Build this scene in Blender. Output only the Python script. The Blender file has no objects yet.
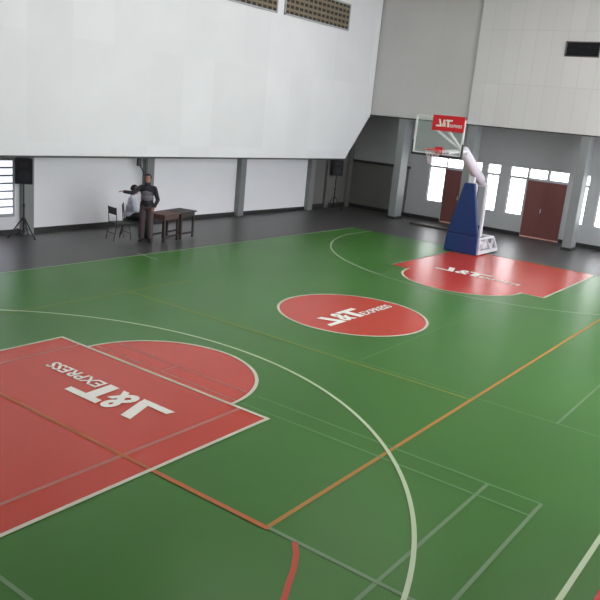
import bpy, bmesh, math
from mathutils import Vector, Matrix
C = bpy.context.scene.collection
PI = math.pi

# ------------------------------------------------------------------ materials
def lin(c):
    return tuple(((x/255)/12.92 if x/255 <= .04045 else ((x/255+.055)/1.055)**2.4) for x in c) + (1,)
def mat(name, rgb, rough=.6, metal=0., noise=0., nscale=3., bump=0., spec=.5, alpha=1., trans=0.):
    m = bpy.data.materials.new(name); m.use_nodes = True
    nt = m.node_tree; b = nt.nodes['Principled BSDF']
    b.inputs['Base Color'].default_value = lin(rgb)
    b.inputs['Roughness'].default_value = rough
    b.inputs['Metallic'].default_value = metal
    b.inputs['Specular IOR Level'].default_value = spec
    b.inputs['Alpha'].default_value = alpha
    b.inputs['Transmission Weight'].default_value = trans
    if noise or bump:
        tc = nt.nodes.new('ShaderNodeTexCoord')
        n = nt.nodes.new('ShaderNodeTexNoise'); n.inputs['Scale'].default_value = nscale
        n.inputs['Detail'].default_value = 6
        nt.links.new(tc.outputs['Object'], n.inputs['Vector'])
        if noise:
            mx = nt.nodes.new('ShaderNodeMix'); mx.data_type = 'RGBA'
            mx.inputs[6].default_value = tuple(x*(1-noise) for x in lin(rgb)[:3])+(1,)
            mx.inputs[7].default_value = tuple(min(1, x*(1+noise)) for x in lin(rgb)[:3])+(1,)
            nt.links.new(n.outputs['Fac'], mx.inputs[0]); nt.links.new(mx.outputs[2], b.inputs['Base Color'])
        if bump:
            bp = nt.nodes.new('ShaderNodeBump'); bp.inputs['Strength'].default_value = bump
            bp.inputs['Distance'].default_value = .02
            nt.links.new(n.outputs['Fac'], bp.inputs['Height']); nt.links.new(bp.outputs['Normal'], b.inputs['Normal'])
    return m
def emis(name, rgb, s):
    m = bpy.data.materials.new(name); m.use_nodes = True
    b = m.node_tree.nodes['Principled BSDF']
    b.inputs['Base Color'].default_value = lin(rgb); b.inputs['Roughness'].default_value = .3
    b.inputs['Emission Color'].default_value = lin(rgb); b.inputs['Emission Strength'].default_value = s
    return m
def panel_mat(name, rgb, axis, w, h, line=.72):
    """painted sheet wall: seams every w metres along `axis` and h metres up"""
    m = mat(name, rgb, .55)
    nt = m.node_tree; b = nt.nodes['Principled BSDF']
    tc = nt.nodes.new('ShaderNodeTexCoord'); sp = nt.nodes.new('ShaderNodeSeparateXYZ'); cb = nt.nodes.new('ShaderNodeCombineXYZ')
    nt.links.new(tc.outputs['Object'], sp.inputs[0])
    nt.links.new(sp.outputs[axis], cb.inputs[0]); nt.links.new(sp.outputs['Z'], cb.inputs[1])
    br = nt.nodes.new('ShaderNodeTexBrick'); br.offset = 0; br.squash = 1
    br.inputs['Scale'].default_value = 1; br.inputs['Brick Width'].default_value = w; br.inputs['Row Height'].default_value = h
    br.inputs['Mortar Size'].default_value = .012; br.inputs['Mortar Smooth'].default_value = .3
    c = lin(rgb)
    br.inputs['Color1'].default_value = c
    br.inputs['Color2'].default_value = tuple(x*.95 for x in c[:3])+(1,)
    br.inputs['Mortar'].default_value = tuple(x*line for x in c[:3])+(1,)
    nt.links.new(cb.outputs[0], br.inputs['Vector'])
    n = nt.nodes.new('ShaderNodeTexNoise'); n.inputs['Scale'].default_value = .7; n.inputs['Detail'].default_value = 5
    nt.links.new(tc.outputs['Object'], n.inputs['Vector'])
    mr = nt.nodes.new('ShaderNodeMapRange'); mr.inputs[3].default_value = .93; mr.inputs[4].default_value = 1.05
    nt.links.new(n.outputs['Fac'], mr.inputs[0])
    mx = nt.nodes.new('ShaderNodeMix'); mx.data_type = 'RGBA'; mx.blend_type = 'MULTIPLY'; mx.inputs[0].default_value = 1
    nt.links.new(br.outputs['Color'], mx.inputs[6]); nt.links.new(mr.outputs[0], mx.inputs[7])
    nt.links.new(mx.outputs[2], b.inputs['Base Color'])
    return m

M = dict(
    surround=mat('surround_floor', (70, 69, 69), .36, noise=.25, nscale=1.2),
    green=mat('court_green', (59, 113, 41), .32, noise=.18, nscale=.55, spec=.3),
    red=mat('court_red', (190, 60, 42), .27, noise=.08, nscale=.8, spec=.34),
    white_line=mat('line_white', (208, 204, 184), .5, noise=.05, nscale=6),
    green_white=mat('line_white_worn', (188, 206, 170), .5, noise=.06, nscale=5),
    pale_line=mat('line_pale', (150, 172, 140), .5, noise=.1, nscale=6),
    grey_line=mat('line_grey_green', (106, 138, 98), .5, noise=.12, nscale=4),
    faint_line=mat('line_faint', (92, 140, 84), .5, noise=.1, nscale=4),
    red_grey_line=mat('line_grey_on_red', (182, 112, 98), .5, noise=.1, nscale=4),
    orange=mat('line_orange', (182, 98, 44), .5, noise=.08, nscale=5),
    yellow=mat('line_ochre', (172, 122, 50), .5, noise=.08, nscale=5),
    olive=mat('line_olive', (122, 138, 56), .5, noise=.1, nscale=5),
    red_line=mat('line_red', (184, 74, 44), .5),
    letter=mat('lettering_white', (240, 238, 228), .5),
    wall_white=panel_mat('overhang_white', (234, 236, 238), 'X', 1.22, 2.44, .975),
    low_white=mat('low_wall_white', (248, 248, 252), .6, noise=.03, nscale=1.5),
    back_upper=panel_mat('rear_upper_sheets', (219, 219, 217), 'Y', .52, 1.75, .87),
    back_left=panel_mat('rear_upper_left', (202, 202, 199), 'Y', 1.4, 1.9, .95),
    back_low=mat('rear_wall_paint', (174, 176, 178), .6, noise=.05, nscale=2),
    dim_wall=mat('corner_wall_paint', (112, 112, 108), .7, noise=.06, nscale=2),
    pillar=mat('pillar_grey', (134, 138, 138), .45, noise=.05, nscale=3),
    skirting=mat('skirting_dark', (42, 42, 42), .5),
    beam=mat('beam_dark', (58, 58, 56), .6),
    slab=mat('slab_grey', (120, 120, 118), .8),
    frame=mat('window_frame_grey', (170, 172, 174), .5),
    door=mat('door_maroon', (120, 72, 68), .5, noise=.08, nscale=4),
    daylight=emis('frosted_daylight', (250, 252, 255), 4.2),
    daylight_cool=emis('frosted_daylight_cool', (236, 240, 255), 1.35),
    unseen_pane=emis('unseen_glow_pane', (250, 252, 255), 1.5),  # glow for panes out of view: added roof sheets and side windows
    gap=emis('door_gap_daylight', (255, 205, 190), .12),
    grille=mat('grille_brown', (128, 118, 98), .8, noise=.1, nscale=4),
    grille_dark=mat('grille_dark', (58, 54, 50), .9),
    vent=mat('vent_dark', (36, 38, 44), .6),
    vent_frame=mat('vent_frame', (92, 92, 92), .5),
    blue=mat('padding_blue', (32, 58, 116), .45, noise=.06, nscale=4),
    steel=mat('steel_white', (226, 226, 232), .35),
    pad_white=mat('padding_white', (222, 222, 236), .55, bump=.25, nscale=9),
    acrylic=mat('backboard_acrylic', (205, 225, 218), .08, alpha=.22),
    board_white=mat('board_frame_white', (225, 228, 226), .4),
    rubber=mat('dark_edge_padding', (48, 50, 56), .6),
    rim=mat('rim_red', (200, 50, 54), .4),
    net=mat('net_cord', (215, 205, 205), .8),
    sign_red=mat('sign_red', (214, 30, 38), .45),
    black=mat('speaker_black', (26, 26, 38), .6),
    cone=mat('speaker_cone', (14, 14, 18), .7),
    iron=mat('stand_iron', (50, 50, 54), .4, metal=.4),
    wood=mat('desk_brown', (98, 72, 66), .5, noise=.15, nscale=6),
    wood2=mat('desk_dark', (64, 56, 54), .5, noise=.15, nscale=6),
    chair_dark=mat('chair_dark', (52, 52, 48), .6),
    chair_leg=mat('chair_leg', (62, 60, 60), .4, metal=.3),
    skin=mat('skin', (170, 122, 108), .55),
    hair=mat('hair', (28, 24, 26), .6, bump=.3, nscale=40),
    jacket=mat('jacket', (34, 32, 40), .75, bump=.2, nscale=14),
    vest=mat('vest', (112, 108, 116), .75, bump=.2, nscale=14),
    trousers=mat('trousers', (88, 74, 76), .8, bump=.2, nscale=14),
    shirt=mat('shirt', (214, 216, 232), .8, bump=.2, nscale=12),
    dark_trousers=mat('dark_trousers', (40, 40, 44), .8),
    shoe=mat('shoe', (24, 22, 26), .5),
    eye=mat('eye', (20, 16, 16), .3), lip=mat('lip', (150, 84, 80), .5),
    cable=mat('conduit', (78, 80, 82), .5), plank=mat('plank', (66, 58, 54), .7, noise=.2, nscale=5),
)

# ------------------------------------------------------------------ mesh helpers
class MB:
    def __init__(s): s.bm = bmesh.new()
    def poly(s, pts):
        s.bm.faces.new([s.bm.verts.new(p) for p in pts]); return s
    def hexa(s, lo, hi):
        """lo, hi: 4 points each, same order"""
        a = [s.bm.verts.new(p) for p in lo]; b = [s.bm.verts.new(p) for p in hi]
        s.bm.faces.new(a[::-1]); s.bm.faces.new(b)
        for i in range(4): s.bm.faces.new((a[i], a[(i+1) % 4], b[(i+1) % 4], b[i]))
        return s
    def box(s, x0, y0, z0, x1, y1, z1):
        return s.hexa([(x0, y0, z0), (x1, y0, z0), (x1, y1, z0), (x0, y1, z0)], [(x0, y0, z1), (x1, y0, z1), (x1, y1, z1), (x0, y1, z1)])
    def bar(s, p, q, w, h=None):
        """square bar from p to q"""
        h = h or w; p = Vector(p); q = Vector(q); d = (q-p).normalized()
        up = Vector((0, 0, 1)) if abs(d.z) < .9 else Vector((1, 0, 0))
        a = d.cross(up).normalized()*w/2; b = a.normalized().cross(d)*h/2
        c = [-a-b, a-b, a+b, -a+b]
        return s.hexa([p+k for k in c], [q+k for k in c])
    def tube(s, p, q, r, r2=None, n=12):
        r2 = r if r2 is None else r2; p = Vector(p); q = Vector(q); d = (q-p).normalized()
        up = Vector((0, 0, 1)) if abs(d.z) < .9 else Vector((1, 0, 0))
        a = d.cross(up).normalized(); b = a.cross(d)
        A = [s.bm.verts.new(p+(a*math.cos(2*PI*i/n)+b*math.sin(2*PI*i/n))*r) for i in range(n)]
        B = [s.bm.verts.new(q+(a*math.cos(2*PI*i/n)+b*math.sin(2*PI*i/n))*r2) for i in range(n)]
        for i in range(n): s.bm.faces.new((A[i], A[(i+1) % n], B[(i+1) % n], B[i]))
        s.bm.faces.new(A[::-1]); s.bm.faces.new(B)
        return s
    def path(s, pts, r, n=8):
        for a, b in zip(pts, pts[1:]): s.tube(a, b, r, n=n)
        return s
    def prism(s, pts, off):
        """polygon pts extruded by vector off"""
        off = Vector(off); a = [s.bm.verts.new(p) for p in pts]; b = [s.bm.verts.new(Vector(p)+off) for p in pts]
        n = len(a); s.bm.faces.new(a[::-1]); s.bm.faces.new(b)
        for i in range(n): s.bm.faces.new((a[i], a[(i+1) % n], b[(i+1) % n], b[i]))
        return s
    def ball(s, c, r, sc=(1, 1, 1), seg=20, rot=None):
        m = Matrix.Translation(c) @ (rot.to_matrix().to_4x4() if rot else Matrix()) @ Matrix.Diagonal((r*sc[0], r*sc[1], r*sc[2], 1))
        bmesh.ops.create_uvsphere(s.bm, u_segments=seg, v_segments=seg//2+2, radius=1, matrix=m); return s
    def torus(s, c, R, r, n=32, m=8):
        rings = []
        for i in range(n):
            t = 2*PI*i/n
            rings.append([s.bm.verts.new((c[0]+(R+r*math.cos(2*PI*j/m))*math.cos(t), c[1]+(R+r*math.cos(2*PI*j/m))*math.sin(t), c[2]+r*math.sin(2*PI*j/m))) for j in range(m)])
        for i in range(n):
            for j in range(m):
                s.bm.faces.new((rings[i][j], rings[(i+1) % n][j], rings[(i+1) % n][(j+1) % m], rings[i][(j+1) % m]))
        return s
    def build(s, name, m, parent=None, bevel=0, smooth=False, **props):
        bmesh.ops.recalc_face_normals(s.bm, faces=s.bm.faces)
        me = bpy.data.meshes.new(name); s.bm.to_mesh(me); s.bm.free()
        me.materials.append(M[m] if isinstance(m, str) else m)
        if smooth:
            for p in me.polygons: p.use_smooth = True
        o = bpy.data.objects.new(name, me); C.objects.link(o)
        if parent: o.parent = parent
        if bevel:
            b = o.modifiers.new('bevel', 'BEVEL'); b.width = bevel; b.segments = 2; b.limit_method = 'ANGLE'
        for k, v in props.items(): o[k] = v
        return o
def empty(name, loc, rz=0, **props):
    o = bpy.data.objects.new(name, None); C.objects.link(o); o.location = loc; o.rotation_euler = (0, 0, rz)
    o.empty_display_size = .2
    for k, v in props.items(): o[k] = v
    return o
def copy_tree(o, parent=None):
    c = o.copy(); C.objects.link(c)
    if parent: c.parent = parent
    for ch in [x for x in list(C.objects) if x.parent == o]: copy_tree(ch, c)
    return c
ST = dict(kind='structure')

# ------------------------------------------------------------------ floor and court
# x runs along the court away from the camera, y to the left, z up; near baseline x = 0
XB, XU, YL, YR, XN, ZC = 25.04, 23.55, 9.6, -9.6, -6.0, 9.6
floor = MB().box(XN, YR, -.2, XB+.2, YL+.2, 0).build('floor', 'surround', **ST)
Lc, W1, W2 = 19.91, 6.13, -5.985
def flat(pts, z): return [(p[0], p[1], z) for p in pts]
def arcp(cx, cy, r, a0, a1, n=64):
    return [(cx+r*math.cos(math.radians(a0+(a1-a0)*i/n)), cy+r*math.sin(math.radians(a0+(a1-a0)*i/n))) for i in range(n+1)]
STEP = [0]
def strip(mb, pts, w, z):
    """flat painted line of width w along a polyline"""
    n = len(pts); L = []; R = []; STEP[0] += 1; z += (STEP[0] % 18)*.0001
    for i, p in enumerate(pts):
        a = Vector(pts[max(i-1, 0)]); b = Vector(pts[min(i+1, n-1)]); d = (b-a).normalized(); nn = Vector((-d.y, d.x))*w/2
        L.append(mb.bm.verts.new((p[0]+nn.x, p[1]+nn.y, z))); R.append(mb.bm.verts.new((p[0]-nn.x, p[1]-nn.y, z)))
    for i in range(n-1): mb.bm.faces.new((R[i], R[i+1], L[i+1], L[i]))
    return mb
Z = [.002, .004, .006, .008, .010, .012]
MB().poly(flat([(XN+.02, -6.2), (Lc, -6.2), (Lc, W1), (XN+.02, W1)], Z[0])).build('court_surface', 'green', floor)
MB().poly(flat([(XN+.02, -9.4), (Lc, -9.4), (Lc, -6.205), (XN+.02, -6.205)], Z[0])).build('court_border', 'red', floor)
KW, KD, CR = 2.043, 5.055, 1.44
FK, FW, CRF = 15.393, 2.05, 1.51
MB().poly(flat([(0, -KW), (KD, -KW)]+arcp(KD, 0, CR, -90, 90)+[(KD, KW), (0, KW)], Z[1])).build('key_paint', 'red', floor)
MB().poly(flat([(Lc, FW), (FK, FW)]+arcp(FK, 0, CRF, 90, 270)+[(FK, -FW), (Lc, -FW)], Z[1])).build('key_paint', 'red', floor)
UC = 10.231
MB().poly(flat(arcp(UC, 0, 1.45, 0, 360)[:-1], Z[1])).build('centre_circle_paint', 'red', floor)
lw = .05
# white basketball lines
m = MB(); strip(m, [(-.0, -KW), (KD+lw/2, -KW)], lw, Z[4]); strip(m, [(0, KW), (KD+lw/2, KW)], lw, Z[4])
strip(m, [(KD, -KW), (KD, KW)], lw, Z[4]); m.build('key_line', 'white_line', floor)
strip(MB(), arcp(KD, 0, CR, -90, 90), lw, Z[4]).build('free_throw_arc', 'white_line', floor)
m = MB(); strip(m, [(FK, -FW), (Lc, -FW)], .055, Z[4]); m.build('key_line', 'white_line', floor); m = MB(); strip(m, [(FK, FW), (Lc, FW)], .04, Z[4])
m.build('key_line', 'pale_line', floor)
m = MB(); strip(m, [(FK, -FW), (FK, -CRF)], .05, Z[4]); strip(m, arcp(FK, 0, CRF, 90, 270), .05, Z[4]); m.build('free_throw_arc', 'white_line', floor)
strip(MB(), arcp(UC, 0, 1.45, 0, 360, 96), .05, Z[4]).build('centre_circle_line', 'white_line', floor)
strip(MB(), [(0, 5.266)]+arcp(1.523, 0, 5.266, 90, -90, 96)+[(0, -5.266)], .048, Z[3]).build('three_point_line', 'green_white', floor)
strip(MB(), [(Lc, 5.412)]+arcp(19.127, 0, 5.412, 90, 270, 96)+[(Lc, -5.412)], .055, Z[3]).build('three_point_line', 'pale_line', floor)
strip(MB(), [(XN+.1, W2), (Lc, W2)], .05, Z[3]).build('sideline', 'green_white', floor)
strip(MB(), [(XN+.1, W1-.03), (Lc, W1-.03)], .05, Z[3]).build('sideline', 'pale_line', floor)
strip(MB(), [(Lc-.03, W1), (Lc-.03, W2)], .05, Z[2]).build('baseline', 'faint_line', floor)
strip(MB(), [(0, W1), (0, W2)], .055, Z[2]).build('baseline', 'white_line', floor)
strip(MB(), [(10.32, 6.3), (10.26, 5.5)], .05, Z[5]).build('bench_tick_line', 'pale_line', floor)
# badminton lines, worn grey-green
m = MB()
for y in (-5.33, -4.74): strip(m, [(XN+.2, y), (5.53, y)], .04, Z[2])
strip(m, [(3.16, -3.57), (3.16, -5.33)], .045, Z[2]); strip(m, [(7.88, -4.75), (15, -4.75)], .035, Z[2])
strip(m, [(1.12, -2.1), (1.12, -4.74)], .04, Z[2])
m.build('badminton_line', 'grey_line', floor)
m = MB()
for x in (5.53, 5.2): strip(m, [(x, -2.6), (x, -5.33)], .035, Z[2]); strip(m, [(x, -1.5), (x, -2.6)], .03, Z[2])
strip(m, [(7.96, -1.6), (12.2, -1.6)], .035, Z[2]); strip(m, [(7.88, -1.6), (7.88, -5.33)], .03, Z[2])
strip(m, [(7.88, -5.33), (14, -5.33)], .03, Z[2])
m.build('badminton_line', 'faint_line', floor)
m = MB()
for y in (-1.6, 1.6): strip(m, [(0.2, y), (KD-.03, y)], .05, Z[2])
strip(m, [(5.53, -1.3), (5.53, 1.25)], .03, Z[2]); strip(m, [(5.2, -1.4), (5.2, 1.4)], .03, Z[2]); strip(m, [(5.2, 0), (5.53, 0)], .03, Z[2])
m.build('badminton_line', 'red_grey_line', floor)
# volleyball lines
strip(MB(), [(3.14, -2.05), (3.14, -3.6)], .06, Z[3]).build('volleyball_line', 'orange', floor)
strip(MB(), [(3.14, 3.6), (3.14, -2.05)], .05, Z[3]).build('volleyball_line', 'orange', floor)
strip(MB(), [(3.14, -3.57), (17.5, -3.57)], .05, Z[2]).build('volleyball_line', 'yellow', floor)
m = MB(); strip(m, [(7.76, 3.6), (7.76, -3.55)], .05, Z[2]); strip(m, [(3.2, 3.62), (9.5, 3.62)], .04, Z[2]); m.build('volleyball_line', 'olive', floor)
strip(MB(), [(3.14, -3.9), (3.0, -4.02), (2.82, -4.13), (2.65, -4.21), (2.45, -4.31), (2.2, -4.42), (1.8, -4.55), (1.2, -4.66)], .055, Z[3]).build('handball_arc', 'red_line', floor)

# ------------------------------------------------------------------ lettering
def text_polys(s, bold=.0):
    cu = bpy.data.curves.new('lettering', 'FONT'); cu.body = s; cu.size = 1; cu.offset = bold; cu.resolution_u = 3; cu.fill_mode = 'FRONT'
    ob = bpy.data.objects.new('lettering', cu); C.objects.link(ob)
    bpy.context.view_layer.update(); dg = bpy.context.evaluated_depsgraph_get()
    me = bpy.data.meshes.new_from_object(ob.evaluated_get(dg)); bpy.data.objects.remove(ob)
    V = [v.co.copy() for v in me.vertices]; F = [list(p.vertices) for p in me.polygons]; bpy.data.meshes.remove(me)
    return V, F
def add_text(mb, s, x0, x1, y0, y1, P, bold=.02):
    V, F = text_polys(s, bold)
    ax, bx = min(v.x for v in V), max(v.x for v in V); ay, by = min(v.y for v in V), max(v.y for v in V)
    vs = [mb.bm.verts.new(P(x0+(v.x-ax)/(bx-ax)*(x1-x0), y0+(v.y-ay)/(by-ay)*(y1-y0))) for v in V]
    for f in F:
        try: mb.bm.faces.new([vs[i] for i in f])
        except ValueError: pass
def logo(P, name, parent):
    """the lettering J&T EXPRESS; P maps (along, up) in metres (about 2.35 x .55) to a point"""
    mb = MB()
    mb.poly([P(*p) for p in ((0, 0), (.55, 0), (.52, .115), (.36, .115), (.03, .12))])
    mb.poly([P(*p) for p in ((.36, .115), (.52, .115), (.37, .54), (.2, .54))])
    add_text(mb, '&', .56, .93, .0, .54, P, .03)
    mb.poly([P(*p) for p in ((.86, .42), (1.47, .42), (1.45, .54), (.84, .54))])
    mb.poly([P(*p) for p in ((1.02, .0), (1.2, .0), (1.17, .42), (.99, .42))])
    add_text(mb, 'EXPRESS', 1.25, 2.33, 0, .22, P, .02)
    return mb.build(name, 'letter', parent)
logo(lambda x, y: (4.34-y, -1.16+x, Z[5]), 'lettering', floor)
logo(lambda x, y: (9.12+x*.985, -.24+y*.86, Z[5]), 'lettering', floor)
logo(lambda x, y: (16.12+y, 1.16-x, Z[5]), 'lettering', floor)

# ------------------------------------------------------------------ left side
MB().box(XN, YL, 0, 21.9, YL+.2, 2.2).build('wall_left', 'low_white', **ST)
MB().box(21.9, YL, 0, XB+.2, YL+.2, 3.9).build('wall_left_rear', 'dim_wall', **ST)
# overhanging white upper volume, its lower face sloping back to the low wall
m = MB(); m.prism([(XN, 8.14, 2.13), (22.05, 8.14, 2.13), (XU, 8.14, 3.82), (XU, 8.14, ZC), (XN, 8.14, ZC)], (0, 1.66, 0))
m.build('wall_left_upper', 'wall_white', **ST)
MB().box(XN, 8.12, 2.095, 22.03, 8.24, 2.14).build('trim_1', 'beam', **ST)
# dark skirting
MB().box(XN, YL-.03, 0, 21.9, YL+.01, .13).build('baseboard_left', 'skirting', **ST)
MB().box(21.9, YL-.05, 0, XB, YL+.01, .2).build('baseboard_left_rear', 'skirting', **ST)
# pillars along the low wall
k = 2
for x in (9.32, 13.4, 17.62, 21.75):
    MB().box(x, YL-.2, 0, x+.28, YL+.02, 2.16).build('trim_%d' % k, 'pillar', bevel=.01, **ST); k += 1
for x in (23.0, 24.55):
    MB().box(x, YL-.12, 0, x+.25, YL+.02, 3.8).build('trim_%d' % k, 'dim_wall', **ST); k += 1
# louvred window at the far left
w = MB(); w.box(6.9, YL-.03, .46, 9.16, YL+.02, .52); w.box(6.9, YL-.03, 1.87, 9.16, YL+.02, 1.93)
w.box(6.9, YL-.03, .52, 6.96, YL+.02, 1.87); w.box(9.1, YL-.03, .52, 9.16, YL+.02, 1.87)
for i in range(8): w.box(6.96, YL-.035, .50+i*.195, 9.1, YL-.005, .545+i*.195)
wf = w.build('window_1', 'frame', **ST)
MB().box(6.95, YL-.02, .5, 9.11, YL-.004, 1.9).build('window_pane', 'daylight_cool', wf)
# ventilation block panels high in the white wall
def vent_panel(x0, x1, z0, z1, name):
    f = MB(); t = .05
    y = 8.12
    f.box(x0, y-.03, z0, x1, y+.06, z0+t); f.box(x0, y-.03, z1-t, x1, y+.06, z1); f.box(x0, y-.03, z0, x0+t, y+.06, z1); f.box(x1-t, y-.03, z0, x1, y+.06, z1)
    fo = f.build(name, 'frame', **ST)
    b = MB(); b.box(x0+t, y-.005, z0+t, x1-t, y+.05, z1-t); b.build('backing', 'grille_dark', fo)
    s = MB(); nx = int((x1-x0)/.24); nz = 5
    for i in range(1, nx): s.box(x0+(x1-x0)*i/nx-.03, y-.022, z0+t, x0+(x1-x0)*i/nx+.03, y-.002, z1-t)
    for j in range(1, nz): s.box(x0+t, y-.02, z0+(z1-z0)*j/nz-.04, x1-t, y, z0+(z1-z0)*j/nz+.04)
    s.build('grille', 'grille', fo)
vent_panel(13.0, 17.27, 6.57, 7.47, 'window_2'); vent_panel(17.64, 21.35, 6.59, 7.48, 'window_3')

# ------------------------------------------------------------------ rear side
LW = [(6.06, 5.38), (3.69, 3.2), (2.80, 2.16), (.42, -.06), (-.43, -1.07)]      # tall panes (y from, y to)
DR = [(5.36, 3.93), (2.10, .68)]                                                # doors
# wall with real openings
holes = [(a, b, .74, 2.10) for a, b in LW]+[(a, b, 0, 2.10) for a, b in DR]
tr = [(a, b, 2.13, 2.48) for a, b in LW]
for a, b in DR:
    mid = (a+b)/2; tr += [(a, mid+.04, 2.13, 2.48), (mid-.04, b, 2.13, 2.48)]
ys = sorted({YR, YL+.2} | {y for h in holes+tr for y in h[:2]}); zs = [0, .74, 2.10, 2.13, 2.48, 3.9]
m = MB()
for y0, y1 in zip(ys, ys[1:]):
    for z0, z1 in zip(zs, zs[1:]):
        cy, cz = (y0+y1)/2, (z0+z1)/2
        if not any(b < cy < a and c < cz < d for a, b, c, d in holes+tr): m.box(XB, y0, z0, XB+.2, y1, z1)
bmesh.ops.remove_doubles(m.bm, verts=m.bm.verts, dist=1e-5)
m.build('wall_back', 'back_low', **ST)
n = 4
for a, b, c, d in [(a, b, .74, 2.10) for a, b in LW]:
    f = MB(); t = .035; x = XB+.05
    for (y0, y1, z0, z1) in ((b, a, c, c+t), (b, a, d-t, d), (b, b+t, c, d), (a-t, a, c, d)): f.box(x, y0, z0, x+.05, y1, z1)
    f.box(x, (a+b)/2-.01, c, x+.05, (a+b)/2+.01, d)
    fo = f.build('window_%d' % n, 'frame', **ST); n += 1
    MB().box(x+.02, b, c, x+.03, a, d).build('window_pane', 'daylight', fo)
for a, b, c, d in tr:
    f = MB(); t = .02; x = XB+.05
    for (y0, y1, z0, z1) in ((b, a, c, c+t), (b, a, d-t, d), (b, b+t, c, d), (a-t, a, c, d)): f.box(x, y0, z0, x+.05, y1, z1)
    fo = f.build('window_%d' % n, 'frame', **ST); n += 1
    MB().box(x+.02, b, c, x+.03, a, d).build('window_pane', 'daylight', fo)
for i, (a, b) in enumerate(DR):
    mid = (a+b)/2
    f = MB(); x = XB+.02
    f.box(x, b, .05, x+.05, mid-.004, 2.06); f.box(x, mid+.004, .05, x+.05, a, 2.06)
    for c0, c1 in ((b, mid), (mid, a)):
        f.box(x-.015, c0+.1, .2, x, c1-.1, .95); f.box(x-.015, c0+.1, 1.1, x, c1-.1, 1.92)
    do = f.build('door_%d' % (i+1), 'door', bevel=.004, **ST)
    h = MB(); h.tube((x-.05, mid+.08, .95), (x-.05, mid+.08, 1.1), .012); h.tube((x-.05, mid+.08, 1.0), (x, mid+.08, 1.0), .01)
    h.build('door_handle', 'steel', do)
    MB().box(x+.06, b, .0, x+.07, a, .05).build('door_gap', 'gap', do)
# skirting between the doors
k2 = 0
segs = [(YL, 5.38), (3.91, 2.10), (.66, YR)]
m = MB()
for a, b in segs: m.box(XB-.04, b, 0, XB+.01, a, .14)
m.build('baseboard_back', 'skirting', **ST)
# dark beam and dull lower panel in the corner
MB().box(XB-.14, 6.9, 1.88, XB+.01, YL, 1.98).build('trim_20', 'beam', **ST)
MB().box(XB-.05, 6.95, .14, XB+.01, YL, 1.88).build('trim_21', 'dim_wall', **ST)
# pillars carrying the upper wall
for i, y in enumerate((6.86, 4.04, .08)):
    MB().box(XU, y-.3, 0, XU+.55, y, 3.82).build('trim_%d' % (22+i), 'pillar', bevel=.015, **ST)
    MB().box(XU-.02, y-.32, 0, XU+.57, y+.02, .1).build('baseboard_pillar_%d' % (i+1), 'skirting', **ST)
# upper wall: left bay set back, right bays proud of it
MB().box(XU+.06, 4.1, 3.82, XU+.3, 9.8, ZC).build('wall_back_upper_left', 'back_left', **ST)
m = MB()
vy0, vy1, vz0, vz1 = -.02, 1.07, 6.21, 6.68
for y0, y1, z0, z1 in ((YR, vy0, 3.82, ZC), (vy1, 4.1, 3.82, ZC), (vy0, vy1, 3.82, vz0), (vy0, vy1, vz1, ZC)): m.box(XU-.06, y0, z0, XU+.3, y1, z1)
bmesh.ops.remove_doubles(m.bm, verts=m.bm.verts, dist=1e-5)
m.build('wall_back_upper', 'back_upper', **ST)
MB().box(XU+.3, YR, 3.82, XB+.2, YL+.2, 3.95).build('ceiling_rear', 'slab', **ST)
MB().box(XU-.02, 4.12, 3.78, XU+.3, 8.2, 3.83).build('trim_25', 'beam', **ST)
MB().box(XU-.05, YR, 3.78, XU+.3, 4.1, 3.83).build('trim_26', 'beam', **ST)
v = MB(); t = .03
for (y0, y1, z0, z1) in ((vy0, vy1, vz0, vz0+t), (vy0, vy1, vz1-t, vz1), (vy0, vy0+t, vz0, vz1), (vy1-t, vy1, vz0, vz1)): v.box(XU-.09, y0, z0, XU, y1, z1)
vo = v.build('ventilation_grille', 'vent_frame', label='dark rectangular vent opening high in the rear panelled wall', category='vent')
MB().box(XU+.02, vy0, vz0, XU+.04, vy1, vz1).build('backing', 'vent', vo)
s = MB()
for j in range(6): s.hexa([(XU-.05, vy0+t, vz0+.05+j*.07), (XU, vy0+t, vz0+.08+j*.07), (XU, vy1-t, vz0+.08+j*.07), (XU-.05, vy1-t, vz0+.05+j*.07)],
                          [(XU-.05, vy0+t, vz0+.056+j*.07), (XU, vy0+t, vz0+.086+j*.07), (XU, vy1-t, vz0+.086+j*.07), (XU-.05, vy1-t, vz0+.056+j*.07)])
s.build('slat', 'vent', vo)

# ------------------------------------------------------------------ unseen sides, ceiling with added skylights, daylight
MB().box(XN-.2, YR, 0, XN, YL+.2, ZC).build('wall_front', 'low_white', **ST)
WR = [(8+i*5.6, 12.2+i*5.6) for i in range(3)]
xs = sorted({XN, XB+.2} | {x for w_ in WR for x in w_}); m = MB()
for x0, x1 in zip(xs, xs[1:]):
    if any(a < (x0+x1)/2 < b for a, b in WR): m.box(x0, YR-.2, 0, x1, YR, 1.2); m.box(x0, YR-.2, 6.4, x1, YR, ZC)
    else: m.box(x0, YR-.2, 0, x1, YR, ZC)
m.build('wall_right', 'low_white', **ST)
for i, (a, b) in enumerate(WR):
    f = MB(); t = .06
    for q in range(5): f.box(a+(b-a-t)*q/4, YR-.12, 1.2, a+(b-a-t)*q/4+t, YR-.04, 6.4)
    for q in range(5): f.box(a, YR-.11, 1.2+(5.2-t)*q/4, b, YR-.05, 1.2+(5.2-t)*q/4+t)
    fo = f.build('window_%d' % (n+i), 'frame', **ST)
    MB().box(a, YR-.09, 1.2, b, YR-.08, 6.4).build('window_pane', 'unseen_pane', fo)
n += len(WR)
SK = [(x, y) for x in (5, 11, 17) for y in (-4.5, 2.5)]  # made-up skylights, out of view, put in to light the mid-court
cb = MB(); xs = sorted({XN-.2, XB+.4} | {x for s_ in SK for x in (s_[0]-.6, s_[0]+.6)}); 
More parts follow.
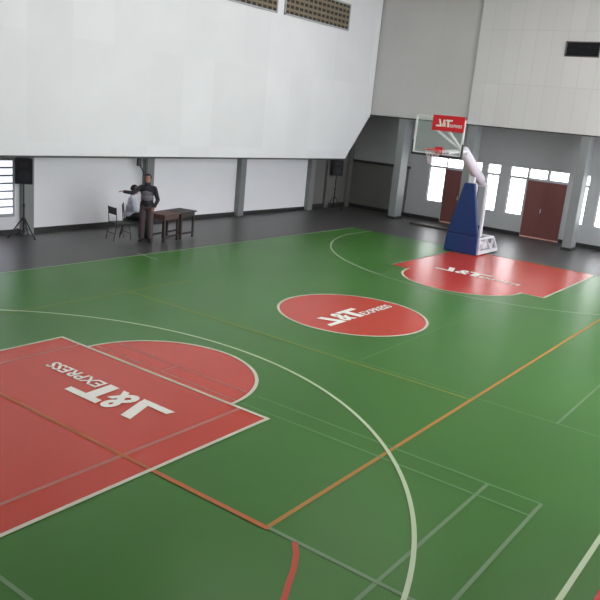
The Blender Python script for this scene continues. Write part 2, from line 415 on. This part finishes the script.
for x0, x1 in zip(xs, xs[1:]):
    cx = (x0+x1)/2
    if any(abs(cx-s_[0]) < .6 for s_ in SK):
        for y0, y1 in ((YR-.2, -7.0), (-2.0, .0), (5.0, YL+.2)): cb.box(x0, y0, ZC, x1, y1, ZC+.15)
    else: cb.box(x0, YR-.2, ZC, x1, YL+.2, ZC+.15)
cb.build('ceiling', 'slab', **ST)
for i, (x, y) in enumerate(SK):
    MB().box(x-.6, y-2.5, ZC+.04, x+.6, y+2.5, ZC+.08).build('window_%d' % (n+i), 'unseen_pane', **ST)  # glowing roof sheet, unseen, added for its light
def area(loc, rot, sx, sy, e, col=(1, 1, 1)):
    L = bpy.data.lights.new('daylight', 'AREA'); L.shape = 'RECTANGLE'; L.size = sx; L.size_y = sy; L.energy = e; L.color = col
    o = bpy.data.objects.new('daylight', L); C.objects.link(o); o.location = loc; o.rotation_euler = rot; return o
for x, y in SK: area((x, y, ZC-.02), (0, 0, 0), 1.2, 5, 115, (1, .99, .96))  # added lamps just below the invented skylights
for a, b in WR: area(((a+b)/2, YR+.02, 3.8), (-PI/2, 0, 0), 4.2, 5, 450, (.95, .98, 1))

# ------------------------------------------------------------------ portable basketball hoop
hx, hy = 19.0, 1.75
hoop = empty('basketball_hoop', (hx, hy, 0), 0, label='portable basketball hoop with blue padded tower, white arms and clear backboard', category='basketball hoop')
b = MB()
# base frame (local x backwards)
for y in (-.5, .5):
    b.bar((.15, y, .08), (1.7, y, .08), .08, .1); b.bar((.15, y, .5), (1.25, y, .5), .06, .06)
    b.bar((1.7, y, .08), (1.25, y, .5), .06); b.bar((.2, y, .08), (.2, y, .55), .07)
    b.bar((.25, y, .1), (.72, y, .48), .05); b.bar((.72, y, .48), (1.2, y, .1), .05); b.bar((1.2, y, .1), (1.25, y, .5), .05)
for x in (.15, .9, 1.7): b.bar((x, -.5, .08), (x, .5, .08), .07)
for x in (.2, 1.25): b.bar((x, -.5, .5), (x, .5, .5), .06)
b.build('base_frame', 'steel', hoop, bevel=.008)
w = MB(); w.box(.8, -.4, .11, 1.5, .4, .26); w.build('ballast', 'steel', hoop, bevel=.02)
for y in (-.42, .42):
    for x in (.35, 1.5): MB().tube((x, y-.03, .05), (x, y+.03, .05), .05, n=16).build('wheel', 'rubber', hoop)
p = MB(); p.hexa([(0, -.54, .03), (.16, -.5, .03), (.16, .5, .03), (0, .54, .03)], [(0, -.5, .58), (.16, -.46, .58), (.16, .46, .58), (0, .5, .58)])
p.build('lower_padding', 'blue', hoop, bevel=.03)
p = MB(); p.hexa([(.0, -.5, .59), (.2, -.46, .59), (.2, .46, .59), (.0, .5, .59)], [(0, -.16, 2.12), (.2, -.14, 2.12), (.2, .14, 2.12), (0, .16, 2.12)])
p.build('tower_padding', 'blue', hoop, bevel=.03)
tm = MB(); tm.bar((.26, -.3, .5), (.26, -.1, 2.1), .06); tm.bar((.26, .3, .5), (.26, .1, 2.1), .06)
tm.bar((.26, -.12, 2.1), (.26, .12, 2.1), .08); tm.build('mast', 'steel', hoop)
p = MB(); p.bar((.20, 0, 2.05), (.26, 0, 2.45), .14, .12); p.build('mast_head', 'steel', hoop)
bx = 17.1-hx
ks = Vector((.72, -.06, 2.10)); el = Vector((-.72, .02, 3.04))
for y in (-.1, .12):
    a = MB(); a.tube((el.x, el.y+y, el.z), (ks.x, ks.y+y, ks.z), .05, n=12); a.build('arm', 'steel', hoop)
    a = MB(); a.tube((bx+.06, el.y+y*1.6+.1, 2.98), (el.x, el.y+y, el.z), .04, n=12); a.build('fore_arm', 'steel', hoop)
pd = MB(); pd.tube((el.x+.05, el.y, el.z), (ks.x-.08, ks.y, ks.z+.1), .15, .16, n=16); pd.build('arm_padding', 'pad_white', hoop, smooth=True)
a = MB(); a.bar((ks.x, ks.y-.14, ks.z-.02), (ks.x, ks.y+.2, ks.z-.02), .12); a.build('pivot', 'steel', hoop, bevel=.02)
for y in (-.2, .12):
    a = MB(); a.tube((ks.x, ks.y+y, ks.z), (.78, y*1.3, .5), .055, .055, n=10); a.build('rear_strut', 'steel', hoop)
for y in (.05, .42):
    a = MB(); a.tube((bx+.06, y, 3.58), (el.x, el.y+.02, el.z), .04, n=8); a.build('backboard_brace', 'steel', hoop)
# backboard centred on y = 2.02
y0, y1, z0, z1 = 1.29-hy, 2.76-hy, 2.9, 3.93
bb = MB(); bb.box(bx, y0+.03, z0+.03, bx+.02, y1-.03, z1-.03); board = bb.build('backboard', 'acrylic', hoop)
f = MB(); t = .045
for q in ((y0, y1, z1-t, z1), (y0, y0+t, z0, z1), (y1-t, y1, z0, z1), (y0, y1, z0, z0+t)): f.box(bx-.012, q[0], q[2], bx+.035, q[1], q[3])
f.build('board_frame', 'board_white', board)
f = MB(); f.box(bx-.025, y0-.02, z0-.05, bx+.05, y1+.02, z0+.012); f.box(bx-.025, y1-.01, z0-.05, bx+.05, y1+.025, z0+.35); f.box(bx-.025, y0-.025, z0-.05, bx+.05, y0+.01, z0+.35)
f.build('edge_padding', 'rubber', board, bevel=.01)
cy = (y0+y1)/2-.12
sg = MB(); sg.box(bx-.03, 1.31-hy, 3.55, bx-.014, 2.24-hy, 3.96); sign = sg.build('sponsor_sign', 'sign_red', hoop, label='red sponsor sign with white lettering')
logo(lambda x, y: (bx-.036, 2.13-hy-x*.33, 3.66+y*.36), 'lettering', sign)
f = MB(); rc = (bx-.35, cy+.05, 3.04); f.torus(rc, .225, .014); f.box(bx-.14, cy-.03, 2.98, bx, cy+.13, 3.05); f.box(bx-.03, cy-.06, 2.93, bx, cy+.16, 3.12)
f.build('rim', 'rim', hoop, smooth=False)
f = MB()
for i in range(12):
    for sgn in (1, -1):
        pts = []
        for j in range(6):
            th = 2*PI*i/12+sgn*j*PI/12; rr = .22-.018*j-(.004*j*j if j < 4 else .036)
            pts.append((rc[0]+rr*math.cos(th), rc[1]+rr*math.sin(th), rc[2]-.075*j))
        f.path(pts, .0035, n=4)
f.build('net', 'net', hoop)

# ------------------------------------------------------------------ loudspeakers on tripod stands
def stand(x, y, label):
    t = empty('speaker_stand', (x, y, 0), .4, label=label, category='speaker stand', group='tripod speaker stands')
    MB().tube((0, 0, .12), (0, 0, .85), .024).build('pole', 'iron', t)
    MB().tube((0, 0, .8), (0, 0, 1.36), .018).build('inner_pole', 'iron', t)
    MB().tube((0, 0, .78), (0, 0, .86), .035).build('collar', 'iron', t)
    MB().tube((0, 0, .44), (0, 0, .52), .036).build('hub', 'iron', t)
    for i in range(3):
        a = 2*PI*i/3+.3; c, s = math.cos(a), math.sin(a)
        lg = MB().tube((c*.03, s*.03, .5), (c*.37, s*.37, .03), .016).build('leg', 'iron', t)
        MB().tube((c*.36, s*.36, .05), (c*.385, s*.385, .0), .02).build('rubber_foot', 'rubber', lg)
        MB().tube((c*.02, s*.02, .16), (c*.21, s*.21, .26), .01).build('brace', 'iron', t)
    return t
def speaker(x, y, rz, label):
    t = empty('loudspeaker', (x, y, 1.36), rz, label=label, category='speaker', group='loudspeakers on stands')
    b = MB(); b.hexa([(-.21, -.17, 0), (.21, -.17, 0), (.15, .17, 0), (-.15, .17, 0)], [(-.21, -.17, .62), (.21, -.17, .62), (.15, .17, .62), (-.15, .17, .62)])
    b.build('cabinet', 'black', t, bevel=.015)
    g = MB(); g.box(-.19, -.18, .03, .19, -.168, .59); g.build('front_grille', 'cone', t)
    MB().tube((0, -.178, .2), (0, -.19, .2), .14, .12, n=24).build('woofer', 'black', t)
    MB().box(-.09, -.19, .42, .09, -.178, .52).build('horn', 'black', t)
    return t
stand(9.1, 9.1, 'dark tripod speaker stand beside the louvred window at far left')
speaker(9.1, 9.1, -.6, 'black loudspeaker raised on a stand beside the bright louvred window')
stand(23.3, 9.25, 'dark tripod speaker stand in the dim rear corner')
speaker(23.3, 9.25, -.75, 'black loudspeaker raised on a stand in the dim rear corner')

# ------------------------------------------------------------------ two desks, chairs, plank
def desk(x, y, rz, L, D, top, leg, label):
    t = empty('desk', (x, y, 0), rz, label=label, category='desk', group='small desks beside the court')
    MB().box(-.05, -.04, .71, L+.05, D+.04, .75).build('desk_top', top, t, bevel=.006)
    a = MB(); a.box(0, 0, .60, L, .02, .71); a.box(0, D-.02, .60, L, D, .71); a.box(0, 0, .60, .02, D, .71); a.box(L-.02, 0, .60, L, D, .71)
    a.build('apron', top, t)
    for px in (0, L-.05):
        for py in (0, D-.05): MB().box(px, py, 0, px+.05, py+.05, .62).build('leg', leg, t)
    MB().box(0.03, .015, .12, L-.03, .04, .17).build('stretcher', leg, t); MB().box(.03, D-.04, .12, L-.03, D-.015, .17).build('stretcher', leg, t)
    return t
desk(11.87, 7.0, math.radians(12), .68, .5, 'wood', 'wood2', 'reddish brown wooden desk beside the standing person')
desk(12.66, 7.17, math.radians(12), .66, .5, 'wood2', 'wood2', 'dark grey-brown wooden desk against the white low wall')
def chair(x, y, rz, label):
    t = empty('folding_chair', (x, y, 0), rz, label=label, category='chair', group='dark chairs beside the desks')
    MB().box(-.2, -.2, .43, .2, .2, .47).build('seat', 'chair_dark', t, bevel=.012)
    b = MB(); b.hexa([(-.19, .2, .68), (.19, .2, .68), (.19, .225, .68), (-.19, .225, .68)], [(-.19, .225, .87), (.19, .225, .87), (.19, .25, .87), (-.19, .25, .87)])
    b.build('backrest', 'chair_dark', t, bevel=.01)
    for sx in (-1, 1):
        MB().path([(sx*.2, .28, 0), (sx*.2, .2, .45), (sx*.2, .235, .88)], .012).build('leg', 'chair_leg', t)
        MB().path([(sx*.19, -.24, 0), (sx*.19, -.17, .44)], .012).build('leg', 'chair_leg', t)
    MB().tube((-.19, -.21, .2), (.19, -.21, .2), .009).build('stretcher', 'chair_leg', t); MB().tube((-.2, .25, .2), (.2, .25, .2), .009).build('stretcher', 'chair_leg', t)
    return t
chair(11.12, 7.88, math.radians(80), 'empty dark folding chair left of the seated person')
chair(11.72, 8.12, math.radians(45), 'dark chair carrying the seated person in the pale shirt')
MB().box(23.1, 3.2, .012, 23.25, 5.65, .06).build('wooden_plank', 'plank', label='long dark plank lying on the floor before the rear wall', category='plank')
# conduit and small junction box at the top of the pillar behind the standing person
cb = empty('cable_conduit', (13.25, 9.38, 0), 0, label='dark cable conduit running down the grey pillar behind the standing person', category='conduit')
MB().tube((.06, 0, 0), (.06, 0, 2.1), .02).build('pipe', 'cable', cb)
MB().path([(-.2, 0, 2.1), (-.2, 0, 1.78), (-.05, 0, 1.62), (.06, 0, 1.42)], .018).build('pipe', 'cable', cb)
MB().box(-.27, -.05, 1.74, -.15, .03, 2.08).build('junction_box', 'cable', cb, bevel=.01)

# ------------------------------------------------------------------ people
def fused(name, capsules, balls, m, parent, voxel=.012, smooth=4):
    """one continuous skin over tapered limbs (p, q, r0, r1) and ellipsoids (centre, radii)"""
    mb = MB()
    for p, q, r0, r1 in capsules:
        mb.tube(p, q, r0, r1, n=14); mb.ball(p, r0, seg=14); mb.ball(q, r1, seg=14)
    for c, r in balls: mb.ball(c, 1, r, seg=20)
    o = mb.build(name, m, parent)
    r = o.modifiers.new('r', 'REMESH'); r.mode = 'VOXEL'; r.voxel_size = voxel
    s = o.modifiers.new('s', 'SMOOTH'); s.iterations = smooth; s.factor = .5
    bpy.context.view_layer.update(); dg = bpy.context.evaluated_depsgraph_get()
    me = bpy.data.meshes.new_from_object(o.evaluated_get(dg)); o.modifiers.clear(); o.data = me
    me.name = name
    for p in me.polygons: p.use_smooth = True
    return o
def hand(w, d, side, curl=.5):
    """capsules of a palm, four fingers and a thumb from wrist w along direction d"""
    w = Vector(w); d = Vector(d).normalized(); up = Vector((0, 0, 1)) if abs(d.z) < .8 else Vector((0, -1, 0))
    a = d.cross(up).normalized()*side; nrm = a.cross(d).normalized()*side
    out = []; palm = w+d*.085
    for i, (off, ln) in enumerate(((-.03, .06), (-.01, .07), (.011, .066), (.031, .052))):
        k = w+a*off*.6+d*.02; kn = palm+a*off
        out.append((k, kn, .014, .0125))
        m1 = kn+(d*math.cos(curl*.6)-nrm*math.sin(curl*.6))*ln*.55
        m2 = m1+(d*math.cos(curl*1.6)-nrm*math.sin(curl*1.6))*ln*.5
        out += [(kn, m1, .0095, .0088), (m1, m2, .0088, .0075)]
    t0 = w+d*.02-a*.02; t1 = t0+(d*.7-a*.7)*.04; out += [(t0, t1, .013, .011), (t1, t1+(d*.9-a*.3)*.032, .0105, .009)]
    return out
def add_head(h, root, yaw):
    """h: head centre; face looks along local -y turned by yaw"""
    R = Matrix.Rotation(yaw, 3, 'Z'); H = Vector(h)
    P = lambda x, y, z: H+R @ Vector((x, y, z))
    balls = [(P(0, 0, .02), (.076, .094, .102)), (P(0, -.02, -.05), (.058, .07, .065)), (P(0, -.05, -.085), (.03, .032, .028)),
             (P(.079, .005, -.01), (.013, .02, .03)), (P(-.079, .005, -.01), (.013, .02, .03)), (P(0, -.075, .03), (.05, .022, .016))]
    caps = [(P(0, -.088, .012), P(0, -.108, -.028), .009, .014)]
    return caps, balls, P
def face_parts(P, body):
    for sx in (-1, 1):
        MB().ball(P(sx*.031, -.088, .006), .011, (1, .6, .7), 12).build('eye', 'eye', body)
    MB().ball(P(0, -.088, -.058), .022, (1, .4, .3), 12).build('mouth', 'lip', body)
def hair_cap(P, body):
    mb = MB(); mb.ball((0, 0, 0), 1, (1, 1, 1), 28)
    dele = []
    for v in mb.bm.verts:
        x, y, z = v.co
        if z < -.45+.0 or (y < -.35 and z < .42): dele.append(v)
    bmesh.ops.delete(mb.bm, geom=dele, context='VERTS')
    for v in mb.bm.verts:
        x, y, z = v.co; v.co = P(x*.088, y*.106+.005, .03+z*.108)
    o = mb.build('hair', 'hair', body, smooth=True)
    s = o.modifiers.new('s', 'SOLIDIFY'); s.thickness = .012; return o

# standing person, facing local -y
th = math.atan2(-14.5, -13.3)+PI/2
per = empty('person', (11.57, 7.36, 0), th-.25, label='person standing in dark long-sleeved top, grey vest and brown trousers, one arm held out', category='person')
hip, kn, an = .90, .49, .09
caps = []; balls = []
for s in (-1, 1):
    caps += [((s*.085, 0, hip), (s*.10, -.015, kn), .085, .056), ((s*.10, -.015, kn), (s*.115, .02, an), .055, .038), ((s*.115, .03, .05), (s*.135, -.12, .035), .038, .03)]
balls += [((0, 0, .95), (.155, .11, .12)), ((0, 0, 1.12), (.135, .095, .17)), ((0, 0, 1.32), (.165, .105, .15))]
caps += [((-.15, .01, 1.42), (.15, .01, 1.42), .055, .055), ((0, .01, 1.42), (0, -.005, 1.58), .055, .05)]
# right arm (-x) reaches out to the side, left arm hangs bent
Rs, Re, Rw = Vector((-.185, .0, 1.41)), Vector((-.36, -.14, 1.27)), Vector((-.55, -.22, 1.29))
Ls, Le, Lw = Vector((.185, .0, 1.41)), Vector((.27, .03, 1.13)), Vector((.22, -.13, .95))
for a_, b_, c_ in ((Rs, Re, Rw), (Ls, Le, Lw)): caps += [(a_, b_, .048, .038), (b_, c_, .037, .026)]
caps += hand(Rw, Rw-Re, 1) + hand(Lw, Lw-Le, -1)
hc, hb, HP = add_head((0, -.01, 1.66), per, -.2)
body = fused('body', caps+hc, balls+hb, 'skin', per, .0075, 3)
face_parts(HP, body); hair_cap(HP, body)
fused('jacket', [(Rs, Re, .066, .054), (Re, Rw, .053, .043), (Ls, Le, .066, .054), (Le, Lw-(Lw-Le)*.08, .053, .043), ((-.16, .01, 1.42), (.16, .01, 1.42), .07, .07), ((0, .01, 1.44), (0, .0, 1.53), .085, .072)],
      [((0, 0, 1.0), (.185, .135, .15)), ((0, 0, 1.15), (.165, .125, .2)), ((0, 0, 1.32), (.19, .13, .16))], 'jacket', body, .012, 4)
fused('vest', [], [((0, -.004, 1.30), (.178, .137, .12)), ((0, -.004, 1.17), (.168, .137, .15))], 'vest', body, .012, 3)
tc = [((-.13+.06, 0, .93), (.13-.06, 0, .93), .125, .125)]
for s in (-1, 1): tc += [((s*.085, 0, .88), (s*.10, -.015, kn), .104, .078), ((s*.10, -.015, kn), (s*.115, .02, .1), .077, .066)]
fused('trousers', tc, [], 'trousers', body, .012, 4)
for s in (-1, 1): fused('shoe', [((s*.115, .035, .052), (s*.135, -.13, .04), .05, .04)], [], 'shoe', body, .01, 2)

# seated person, facing local -y
sp = empty('person', (11.72, 8.12, 0), math.radians(45), label='person seated on a chair in a pale shirt and dark trousers, dark hair', category='person')
sp.location = (11.72, 8.12, 0)
seat = .47
caps = []; hz = seat+.09
for s in (-1, 1):
    K = (s*.14, -.40, seat+.06); F = (s*.14, -.42, .09)
    caps += [((s*.09, .03, hz), K, .082, .056), (K, F, .054, .038), ((s*.14, -.41, .05), (s*.15, -.55, .035), .038, .03)]
balls = [((0, .05, hz+.03), (.16, .12, .11)), ((0, .03, hz+.2), (.14, .1, .17)), ((0, -.01, hz+.38), (.165, .11, .15))]
caps += [((-.14, -.01, hz+.48), (.14, -.01, hz+.48), .055, .055), ((0, -.01, hz+.48), (0, -.04, hz+.63), .055, .05)]
A1 = [(Vector((s*.18, -.01, hz+.47)), Vector((s*.23, -.09, hz+.2)), Vector((s*.13, -.30, hz+.12))) for s in (-1, 1)]
for i, (a_, b_, c_) in enumerate(A1): caps += [(a_, b_, .046, .038), (b_, c_, .037, .026)]+hand(c_, c_-b_, -1 if i else 1, .4)
hc, hb, HP = add_head((0, -.06, hz+.71), sp, .1)
body = fused('body', caps+hc, balls+hb, 'skin', sp, .0075, 3)
face_parts(HP, body); hair_cap(HP, body)
sc = [((-.14, -.01, hz+.48), (.14, -.01, hz+.48), .068, .068), ((0, -.01, hz+.48), (0, -.02, hz+.55), .07, .064)]
for a_, b_, c_ in A1: sc += [(a_, b_, .068, .058), (b_, b_+(c_-b_)*.35, .056, .056)]
fused('shirt', sc, [((0, .05, hz+.05), (.19, .15, .13)), ((0, .03, hz+.2), (.17, .13, .19)), ((0, -.01, hz+.38), (.185, .13, .16))], 'shirt', body, .012, 4)
tc = [((-.07, .04, hz), (.07, .04, hz), .112, .112)]
for s in (-1, 1):
    K = Vector((s*.14, -.40, seat+.07)); tc += [(Vector((s*.09, .0, hz+.005)), K, .1, .076), (K, Vector((s*.14, -.415, .1)), .073, .062)]
fused('trousers', tc, [], 'dark_trousers', body, .012, 4)
for s in (-1, 1): fused('shoe', [((s*.14, -.405, .05), (s*.15, -.56, .04), .05, .04)], [], 'shoe', body, .01, 2)

# ------------------------------------------------------------------ camera
yaw, pitch, roll = .6119237973806361, -.24994916544148468, .09561149257796872
fw = Vector((math.cos(yaw)*math.cos(pitch), math.sin(yaw)*math.cos(pitch), math.sin(pitch)))
rt = Vector((math.sin(yaw), -math.cos(yaw), 0)); up = rt.cross(fw)
X = rt*math.cos(roll)+up*math.sin(roll); Y = -rt*math.sin(roll)+up*math.cos(roll)
cd = bpy.data.cameras.new('camera'); cam = bpy.data.objects.new('camera', cd); C.objects.link(cam)
mw = Matrix((X, Y, -fw)).transposed().to_4x4(); mw.translation = Vector((-1.734726932947529, -7.126072679121093, 3.720916125160313))
cam.matrix_world = mw; cd.sensor_width = 36; cd.sensor_fit = 'HORIZONTAL'; cd.lens = 738.1620112457033/600*36; cd.clip_end = 200
sc_ = bpy.context.scene; sc_.camera = cam
w = bpy.data.worlds.new('world'); sc_.world = w; w.use_nodes = True
w.node_tree.nodes['Background'].inputs[0].default_value = (.8, .86, 1, 1); w.node_tree.nodes['Background'].inputs[1].default_value = .3
vs = sc_.view_settings; vs.view_transform = 'Standard'; vs.look = 'None'; vs.gamma = 1; vs.use_curve_mapping = False; vs.exposure = 0
